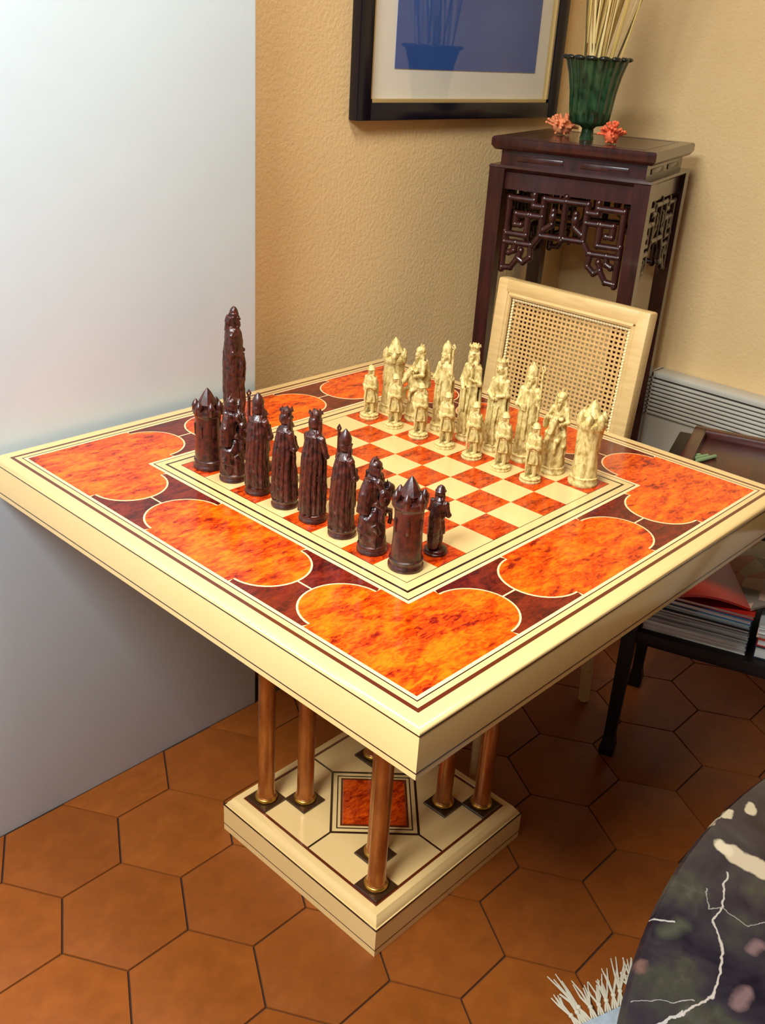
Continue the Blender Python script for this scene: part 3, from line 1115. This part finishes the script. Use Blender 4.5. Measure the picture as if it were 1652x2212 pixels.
# ------------------------------------------------------------------ carved rosewood plant stand in the corner
SX, SY, SR, SH = 1.0172, .3451, math.radians(15.5), 1.2365
stand = thing('plant_stand', 'tall dark rosewood plant stand with carved fretwork apron in the corner', 'plant stand', (SX, SY, 0), SR)
HT = .1885
MB().sqloft([(HT - .008, SH - .028), (HT - .003, SH - .0225), (HT, SH - .018), (HT, SH - .004), (HT - .003, SH)]).build('stand_top', M['rosewood'], stand, 35)
MB().sqring(HT - .040, HT - .034, SH - .004, SH + .0006).build('top_panel_line', M['rosewood'], stand, 0)
MB().sqloft([(HT - .020, SH - .062), (HT - .020, SH - .027)]).build('waist', M['rosewood'], stand, 0)
for q in range(4):
    for s in (-1, 1):
        MB().box(-(HT - .020), s * .075, SH - .045, .004, .11, .012, .0015).xf(RZ(q * PI / 2)).build('waist_panel', M['rosewood'], stand)
MB().sqloft([(HT - .014, SH - .112), (HT - .014, SH - .075), (HT - .004, SH - .070), (HT + .001, SH - .065), (HT - .002, SH - .060), (HT - .018, SH - .059)]).build('apron', M['rosewood'], stand, 35)
LW = .034
HL = HT - .001
for sx in (-1, 1):
    for sy in (-1, 1):
        MB().rings([[(x * 1, y_ * 1, z) for x, y_ in ((sx * HL, sy * HL), (sx * (HL - w), sy * HL), (sx * (HL - w), sy * (HL - w)), (sx * HL, sy * (HL - w)))]
                    for w, z in ((LW + .006, .002), (LW + .006, .03), (LW - .002, .06), (LW, .8), (LW + .003, SH - .066))]).build('leg', M['rosewood'], stand, 0)
fret = [[(0, -.002), (0, -.098)], [(.0, -.012), (.052, -.012), (.052, -.094), (.004, -.094)], [(.027, -.036), (.027, -.066)], [(.027, -.066), (.046, -.080)],
        [(.052, -.030), (.076, -.030), (.076, -.006)], [(.052, -.052), (.080, -.052)], [(.076, -.018), (.136, -.018), (.136, -.098), (.086, -.098), (.086, -.052), (.116, -.052), (.116, -.076), (.102, -.076)],
        [(.052, -.094), (.068, -.118), (.138, -.118)], [(.072, -.118), (.070, -.146), (.086, -.160), (.100, -.152), (.116, -.176), (.138, -.178)], [(.094, -.134), (.100, -.152)], [(.138, -.094), (.138, -.182)],
        [(.110, -.118), (.112, -.136), (.124, -.142)]]
ZF = SH - .112
fm = MB()
for s in (-1, 1):
    for path in fret:
        for p, q in zip(path[:-1], path[1:]):
            fm.tube([(0, s * p[0], ZF + p[1]), (0, s * q[0], ZF + q[1])], .0082, 8, True, .9)
        for p in path:
            fm.ell((0, s * p[0], ZF + p[1]), (.0086, .0084, .0084), None, 8, 6)
    fm.ell((-.002, s * .027, ZF - .050), (.007, .010, .013), None, 12, 8)
fret_me = fm.mesh('fretwork', M['rosewood'], 60)
for q in range(4):
    o = link('fretwork', fret_me, stand)
    a = q * PI / 2
    o.rotation_euler = (0, 0, a)
    o.location = (-(HL - .016) * math.cos(a), -(HL - .016) * math.sin(a), 0)
for q in range(4):
    MB().b2(-HL + .008, -HL + .026, -HL + .03, HL - .03, .14, .168, .003).xf(RZ(q * PI / 2)).build('stretcher', M['rosewood'], stand)

# green glass vase with dried stems, and two coral clusters on the stand
vx, vy = .964, .341
VS = .87
vase = thing('vase', 'green ribbed glass trumpet vase of dried stems on the plant stand', 'vase', (vx, vy, SH + .0008))


def rib(a, tt, z):
    return 1 + (.035 * math.cos(16 * a) if z > .04 else 0.0)


MB().lathe([(.016, .0), (.017, .002), (.0150, .012), (.0135, .028), (.020, .034), (.038, .038), (.0455, .046), (.0490, .075), (.0530, .115), (.0600, .155), (.0690, .188), (.0725, .196), (.0710, .198),
            (.067, .188), (.058, .155), (.050, .115), (.044, .075), (.040, .056), (.005, .052)], seg=96, mod=rib).xf(Matrix.Diagonal((.97, .97, VS, 1))).build('vase_body', M['green_glass'], vase, 60)
rm = MB()
for k in range(16):
    a = 2 * PI * k / 16
    rm.ell((.0715 * math.cos(a), .0715 * math.sin(a), .1965 * VS), (.008, .0135, .005), RZ(a), 10, 6)
rm.build('scalloped_rim', plain('dark_glass_rim', C(40, 42, 34), .15), vase, 60)
rnd = random.Random(4)
for k in range(34):
    a = 2 * PI * k / 34 + rnd.uniform(-.1, .1)
    r0 = rnd.uniform(.008, .052)
    dx, dy = r0 * math.cos(a), r0 * math.sin(a)
    # the bunch fans out with a lean towards the right of the vase
    lx, ly = dx * 1.0 + rnd.uniform(-.02, .03), dy * 1.0 - rnd.uniform(-.02, .06)
    hgt = rnd.uniform(.42, .6)
    pts = [(dx * .5, dy * .5, .055), (dx * 1.0, dy * 1.0, .172), (dx + lx * .5, dy + ly * .5, .172 + (hgt - .172) * .5), (dx + lx * 1.1, dy + ly * 1.1, hgt)]
    w = rnd.choice((.0016, .0020, .0026))
    o = MB().tube(pts, [w, w, w * .9, w * .5], 6).build('stem', M[rnd.choice(('straw', 'straw_pale', 'straw_pale', 'straw_dark', 'straw'))], vase)
    lf = rnd.random()
    if lf > .5:
        MB().tube([(dx, dy, .2), (dx + lx * .3 + .004, dy + ly * .3 - .006, .34), (dx + lx * .7 + .008, dy + ly * .7 - .014, .46)], [.0012, .0030, .0004], 6, True, .4).build('dry_leaf', M['straw'], vase)


def coral_cluster(name, label, loc, m, sx, sy, sz, seed, n=34):
    rn = random.Random(seed)
    b = MB()
    b.ell((0, 0, sz * .42), (sx * .62, sy * .62, sz * .42), None, 12, 8)
    for k in range(n):
        a = rn.uniform(0, 2 * PI)
        e = rn.uniform(.05, 1.3)
        d = Vector((math.cos(a) * math.cos(e) * sx, math.sin(a) * math.cos(e) * sy, math.sin(e) * sz * .62))
        c0 = Vector((0, 0, sz * .38))
        p1 = c0 + d * .6
        p2 = c0 + d + Vector((rn.uniform(-.004, .004), rn.uniform(-.004, .004), rn.uniform(-.002, .004)))
        p1.z, p2.z = max(.0035, p1.z), max(.0035, p2.z)
        b.tube([c0, p1, p2], [.0034, .0032, .0028], 7)
        b.ell(p2, (.0036, .0036, .0034), None, 8, 6)
    for k in range(5):
        a = 2 * PI * k / 5 + .3
        b.tube([(0, 0, sz * .4), (sx * .5 * math.cos(a), sy * .5 * math.sin(a), .0022)], [.004, .0022], 7)
    o = b.build(name, M[m], None, 60)
    o.location = loc
    return tag(o, label, 'coral', 'coral pieces beside the vase')


def on_stand(lx, ly):
    return (SX + lx * math.cos(SR) - ly * math.sin(SR), SY + lx * math.sin(SR) + ly * math.cos(SR), SH + .0008)


coral_cluster('coral', 'pale orange branching coral lying left of the green vase', (1.008, 0.440, SH + .0008), 'coral', .040, .040, .044, 3, 46)
coral_cluster('coral', 'reddish pink branching coral lying right of the green vase', (.944, .264, SH + .0008), 'coral_red', .027, .027, .043, 8, 36)

# ------------------------------------------------------------------ framed blue picture on the back wall
pic = thing('framed_picture', 'blue print in a wide white mat and black frame on the back wall', 'picture', (.8115, Y1, 1.262))
PW, PH, YF = .731, 1.02, -.026


def prect(mb, x0, x1, z0, z1, y0, y1, bev=0.0):
    return mb.b2(x0 - PW / 2, x1 - PW / 2, y0, y1, z0, z1, bev)


FB = .042
prect(MB(), 0, FB, 0, PH, YF, -.001, .003).build('frame_bar', M['frame_black'], pic)
prect(MB(), PW - FB, PW, 0, PH, YF, -.001, .003).build('frame_bar', M['frame_black'], pic)
prect(MB(), FB - .001, PW - FB + .001, 0, FB * .85, YF + .0004, -.001, .003).build('frame_bar', M['frame_black'], pic)
prect(MB(), FB - .001, PW - FB + .001, PH - FB, PH, YF + .0004, -.001, .003).build('frame_bar', M['frame_black'], pic)
sl = MB()
g = .007
prect(sl, FB, FB + g, FB * .85, PH - FB, -.021, -.003)
prect(sl, PW - FB - g, PW - FB, FB * .85, PH - FB, -.021, -.003)
prect(sl, FB, PW - FB, FB * .85, FB * .85 + g, -.021, -.003)
prect(sl, FB, PW - FB, PH - FB - g, PH - FB, -.021, -.003)
sl.build('gold_slip', M['gold_slip'], pic, 0)
prect(MB(), FB, PW - FB, FB * .85, PH - FB, -.008, -.002).build('mat_board', M['mat_board'], pic, 0)
prect(MB(), 0.126, PW - .095, .102, PH - .13, -.0095, -.007).build('print', M['blue_print'], pic, 0)
prect(MB(), FB, PW - FB, FB * .85, PH - FB, -.0155, -.0140).build('glass_pane', M['picture_glass'], pic, 0)

# ------------------------------------------------------------------ slatted convector heater on the right wall
rad = thing('convector_heater', 'long white convector heater with slatted grille along the right wall', 'heater', (X1, 0, 0))
RY0, RY1, RT = -1.15, .228, .653
MB().b2(-.052, -.001, RY0, RY1, .06, .532).build('front_panel', M['radiator_white'], rad)
MB().b2(-.050, -.001, RY0 + .004, RY1 - .004, .53, .642).build('grille_back', M['radiator_gap'], rad, 0)
MB().b2(-.058, -.001, RY0, RY1, .637, RT, .003).build('top_cap', M['radiator_white'], rad)
for k in range(9):
    z = .5385 + k * .0112
    MB().b2(-.058, -.046, RY0, RY1, z - .0036, z + .0036, .0016).build('slat', M['radiator_white'], rad)
for y in (RY0, RY1):
    MB().b2(-.058, -.001, y - .006, y + .006, .06, RT).build('end_cap', M['radiator_white'], rad)
for y in (RY0 + .15, RY1 - .12):
    MB().b2(-.045, -.012, y - .02, y + .02, .0005, .062).build('foot', M['radiator_white'], rad)

# ------------------------------------------------------------------ side table with a tray and magazines
TA = math.radians(18.6)        # local x points away from the chess table, local y = -length
sidet = thing('side_table', 'dark wooden side table with lower shelf right of the chess table', 'side table', (.548, -.178, 0), TA)
SD, SLn, STZ, SHZ = .33, .62, .672, .335
sdt = MB().b2(0, SD, -SLn, 0, STZ - .024, STZ, .004).build('table_top', M['black_wood'], sidet)
MB().b2(.015, SD - .015, -SLn + .015, -.015, STZ - .075, STZ - .023, .002).build('apron', M['black_wood'], sidet)
for lx in (.016, SD - .016):
    for ly in (-.016, -SLn + .016):
        MB().rings([[(lx + a * w, ly + c_ * w, z) for a, c_ in ((-1, -1), (1, -1), (1, 1), (-1, 1))] for w, z in ((.015, .001), (.017, .02), (.012, .05), (.015, .3), (.015, STZ - .03))]).build('leg', M['black_wood'], sidet, 0)
MB().b2(.004, SD - .004, -SLn + .004, -.004, SHZ - .030, SHZ, .003).build('shelf', M['black_wood'], sidet)


def on_side(lx, ly, z):
    return (.548 + lx * math.cos(TA) - ly * math.sin(TA), -.178 + lx * math.sin(TA) + ly * math.cos(TA), z)


tray = thing('serving_tray', 'reddish brown wooden tray with raised rim on the dark side table', 'tray', on_side(.175, -.30, STZ + .0005), TA)
TX, TY = .135, .255
MB().b2(-TX, TX, -TY, TY, 0, .008, .002).build('tray_floor', M['dark_walnut'], tray)
for s in (-1, 1):
    MB().b2(s * TX - .014, s * TX + .014, -TY - .014, TY + .014, .0, .024, .006).build('rim', M['dark_walnut'], tray)
    MB().b2(-TX, TX, s * TY - .014, s * TY + .014, .0, .0235, .006).build('rim', M['dark_walnut'], tray)
for k in range(3):
    p = (0.702 + .010 * k, -0.175 - .014 * k, STZ + .0128)
    o = MB().tube([(-.030, 0, 0), (.026, 0, 0), (.032, 0, 0)], [.0042, .0042, .0015], 8).build('pen', M['pen_green'])
    o.location = p
    o.rotation_euler = (0, 0, TA + PI / 2 + .9 + .06 * k)
    tag(o, 'small greenish pen lying with two others in the brown tray', 'pen', 'pens in the tray')
rn = random.Random(11)
zc = SHZ + .0006
GM = 'magazines stacked on the lower shelf'
spec = [('paper_white', .012, 'thick white magazine at the very bottom of the shelf stack'), ('paper_white', .011, 'white magazine second from the bottom of the shelf stack'),
        ('paper_grey', .009, 'grey magazine third from the bottom of the shelf stack'), ('paper_white', .010, 'white magazine fourth from the bottom of the shelf stack'),
        ('paper_grey', .008, 'grey magazine in the middle of the shelf stack'), ('paper_dark', .006, 'dark covered magazine above the middle of the shelf stack'),
        ('paper_white', .007, 'white magazine below the pale teal one in the shelf stack'), ('paper_teal', .006, 'pale teal magazine just below the blue one in the shelf stack'),
        ('paper_blue', .010, 'deep blue magazine below the red one on the shelf stack'), ('paper_red', .007, 'red magazine at the top of the shelf stack')]
for k, (m, h, lb) in enumerate(spec):
    o = thing('magazine', lb, 'magazine', on_side(.165 + rn.uniform(-.006, .006), -.1395 + rn.uniform(-.002, .002), zc), TA + rn.uniform(-.015, .015), GM)
    MB().b2(-.142, .142, -.104, .104, 0, h * .12, .0).build('cover', M[m], o, 0)
    MB().b2(-.140, .141, -.102, .102, h * .12, h * .88).build('pages', M['paper_white'] if m != 'paper_grey' else M['paper_grey'], o, 0)
    MB().b2(-.142, .142, -.104, .104, h * .88, h, .0).build('cover', M[m], o, 0)
    zc += h + .0006
# loose, curling magazine on top, printed red and pale
lo = thing('magazine', 'curling open magazine with red and pale pages on top of the shelf stack', 'magazine', on_side(.165, -.19, zc + .0005), TA + .35, GM)
for s, m in ((-1, 'printed_page'), (1, 'paper_red')):
    pg = MB()
    R = []
    for k in range(9):
        q = k / 8
        yy = s * q * .18
        zz = .004 + .030 * math.sin(q * PI * .9) * (1 if s < 0 else .7) + .001
        R.append([(-.13, yy, zz), (.13, yy, zz + .004), (.13, yy, zz - .002), (-.13, yy, zz - .005)])
    pg.rings(R).build('page', M[m], lo, 50)
zc2 = SHZ + .0006
for k, (m, h, lb) in enumerate([('paper_dark', .030, 'dark thick book at the bottom of the second shelf stack'), ('paper_red', .016, 'dark red magazine in the second shelf stack'),
                                ('paper_pink', .012, 'pinkish magazine in the second shelf stack'), ('paper_white', .012, 'white magazine near the top of the second shelf stack'), ('paper_grey', .010, 'grey magazine at the top of the second shelf stack')]):
    o = thing('magazine', lb, 'magazine', on_side(.165, -.365 + rn.uniform(-.006, .006), zc2), TA + rn.uniform(-.04, .04), 'magazines in the second shelf stack')
    MB().b2(-.140, .140, -.106, .106, 0, h * .12).build('cover', M[m], o, 0)
    MB().b2(-.138, .139, -.104, .104, h * .12, h * .88).build('pages', M['paper_white'], o, 0)
    MB().b2(-.140, .140, -.106, .106, h * .88, h).build('cover', M[m], o, 0)
    zc2 += h + .0006

# ------------------------------------------------------------------ round black marble table in the near right corner, and the rug under it
MR = .7147
mt = thing('marble_table', 'round black marble table with cream and white veins at lower right', 'table', (MARBLE_C[0], MARBLE_C[1], 0))
MB().lathe([(MR - .02, .712), (MR - .006, .7135), (MR, .719), (MR, .733), (MR - .004, .7385), (MR - .010, .740), (MR * .7, .740), (MR * .3, .740), (.01, .740)], seg=160).build('marble_top', M['black_marble'], mt, 30)
MB().lathe([(.30, .0075), (.30, .02), (.24, .035), (.08, .06), (.055, .12), (.05, .4), (.06, .62), (.16, .70), (.22, .7115)], seg=40).build('pedestal', M['black_wood'], mt, 50)
rug = thing('rug', 'blue grey rug with white knotted fringe under the marble table', 'rug', (-.066, -.527, 0), math.radians(-20))
MB().b2(0, .56, -1.2, 0, .0006, .0070, .002).build('rug_body', M['rug_pile'], rug)
fr = MB()
rn = random.Random(21)


def tassel(x, y, dx, dy, L, n=5):
    kx, ky = x + dx * L * .32, y + dy * L * .32
    for k in range(3):
        o_ = (k - 1) * .0045
        fr.tube([(x + o_ * dy, y - o_ * dx, .0045), ((x + kx) / 2 + o_ * .7 * dy, (y + ky) / 2 - o_ * .7 * dx, .0050), (kx, ky, .0045)], .0017, 6)
    fr.ell((kx, ky, .0050), (.0046, .0046, .0042), None, 8, 6)
    for k in range(n):
        sp = (k - (n - 1) / 2) / n
        ex = kx + (dx + sp * .55 * -dy + rn.uniform(-.12, .12)) * L * .7 * rn.uniform(.75, 1.1)
        ey = ky + (dy + sp * .55 * dx + rn.uniform(-.12, .12)) * L * .7 * rn.uniform(.75, 1.1)
        fr.tube([(kx, ky, .0045), ((kx + ex) / 2 + rn.uniform(-.004, .004), (ky + ey) / 2 + rn.uniform(-.004, .004), .0042), (ex, ey, .0022)], [.0021, .0017, .0010], 6)


for x, dx, L in ((.004, -.05, .062), (.014, .10, .066), (.024, -.02, .086), (.036, .30, .066), (.050, .45, .062), (.064, .55, .068), (.078, .62, .082), (.090, .72, .092), (.102, .95, .098), (.114, .95, .088)):
    n_ = math.hypot(dx, 1)
    tassel(x, -.0005, dx / n_, 1 / n_, L)
x = .128
while x < .555:
    tassel(x, -.0005, rn.uniform(-.2, .2), .98, .05, 4)
    x += .016
stuff(fr.build('fringe', M['rug_fringe'], rug))

# ------------------------------------------------------------------ ceiling panel lamp
lamp = thing('ceiling_panel_lamp', 'square white ceiling panel lamp left of the chess table, out of the picture', 'lamp', (-1.9, -.45, CEIL))
MB().b2(-.5, .5, -.5, .5, -.045, -.001, .004).build('lamp_body', M['ceiling_white'], lamp)
lamp = thing('overhead_fill_lamp', 'round white fill lamp added above the chess table, out of the picture', 'lamp', (-.25, -.20, CEIL))  # unseen lamp body, added to carry the overhead fill
MB().lathe([(.30, -.085), (.34, -.07), (.34, -.03), (.10, -.001)], seg=32).build('lamp_body', M['ceiling_white'], lamp)
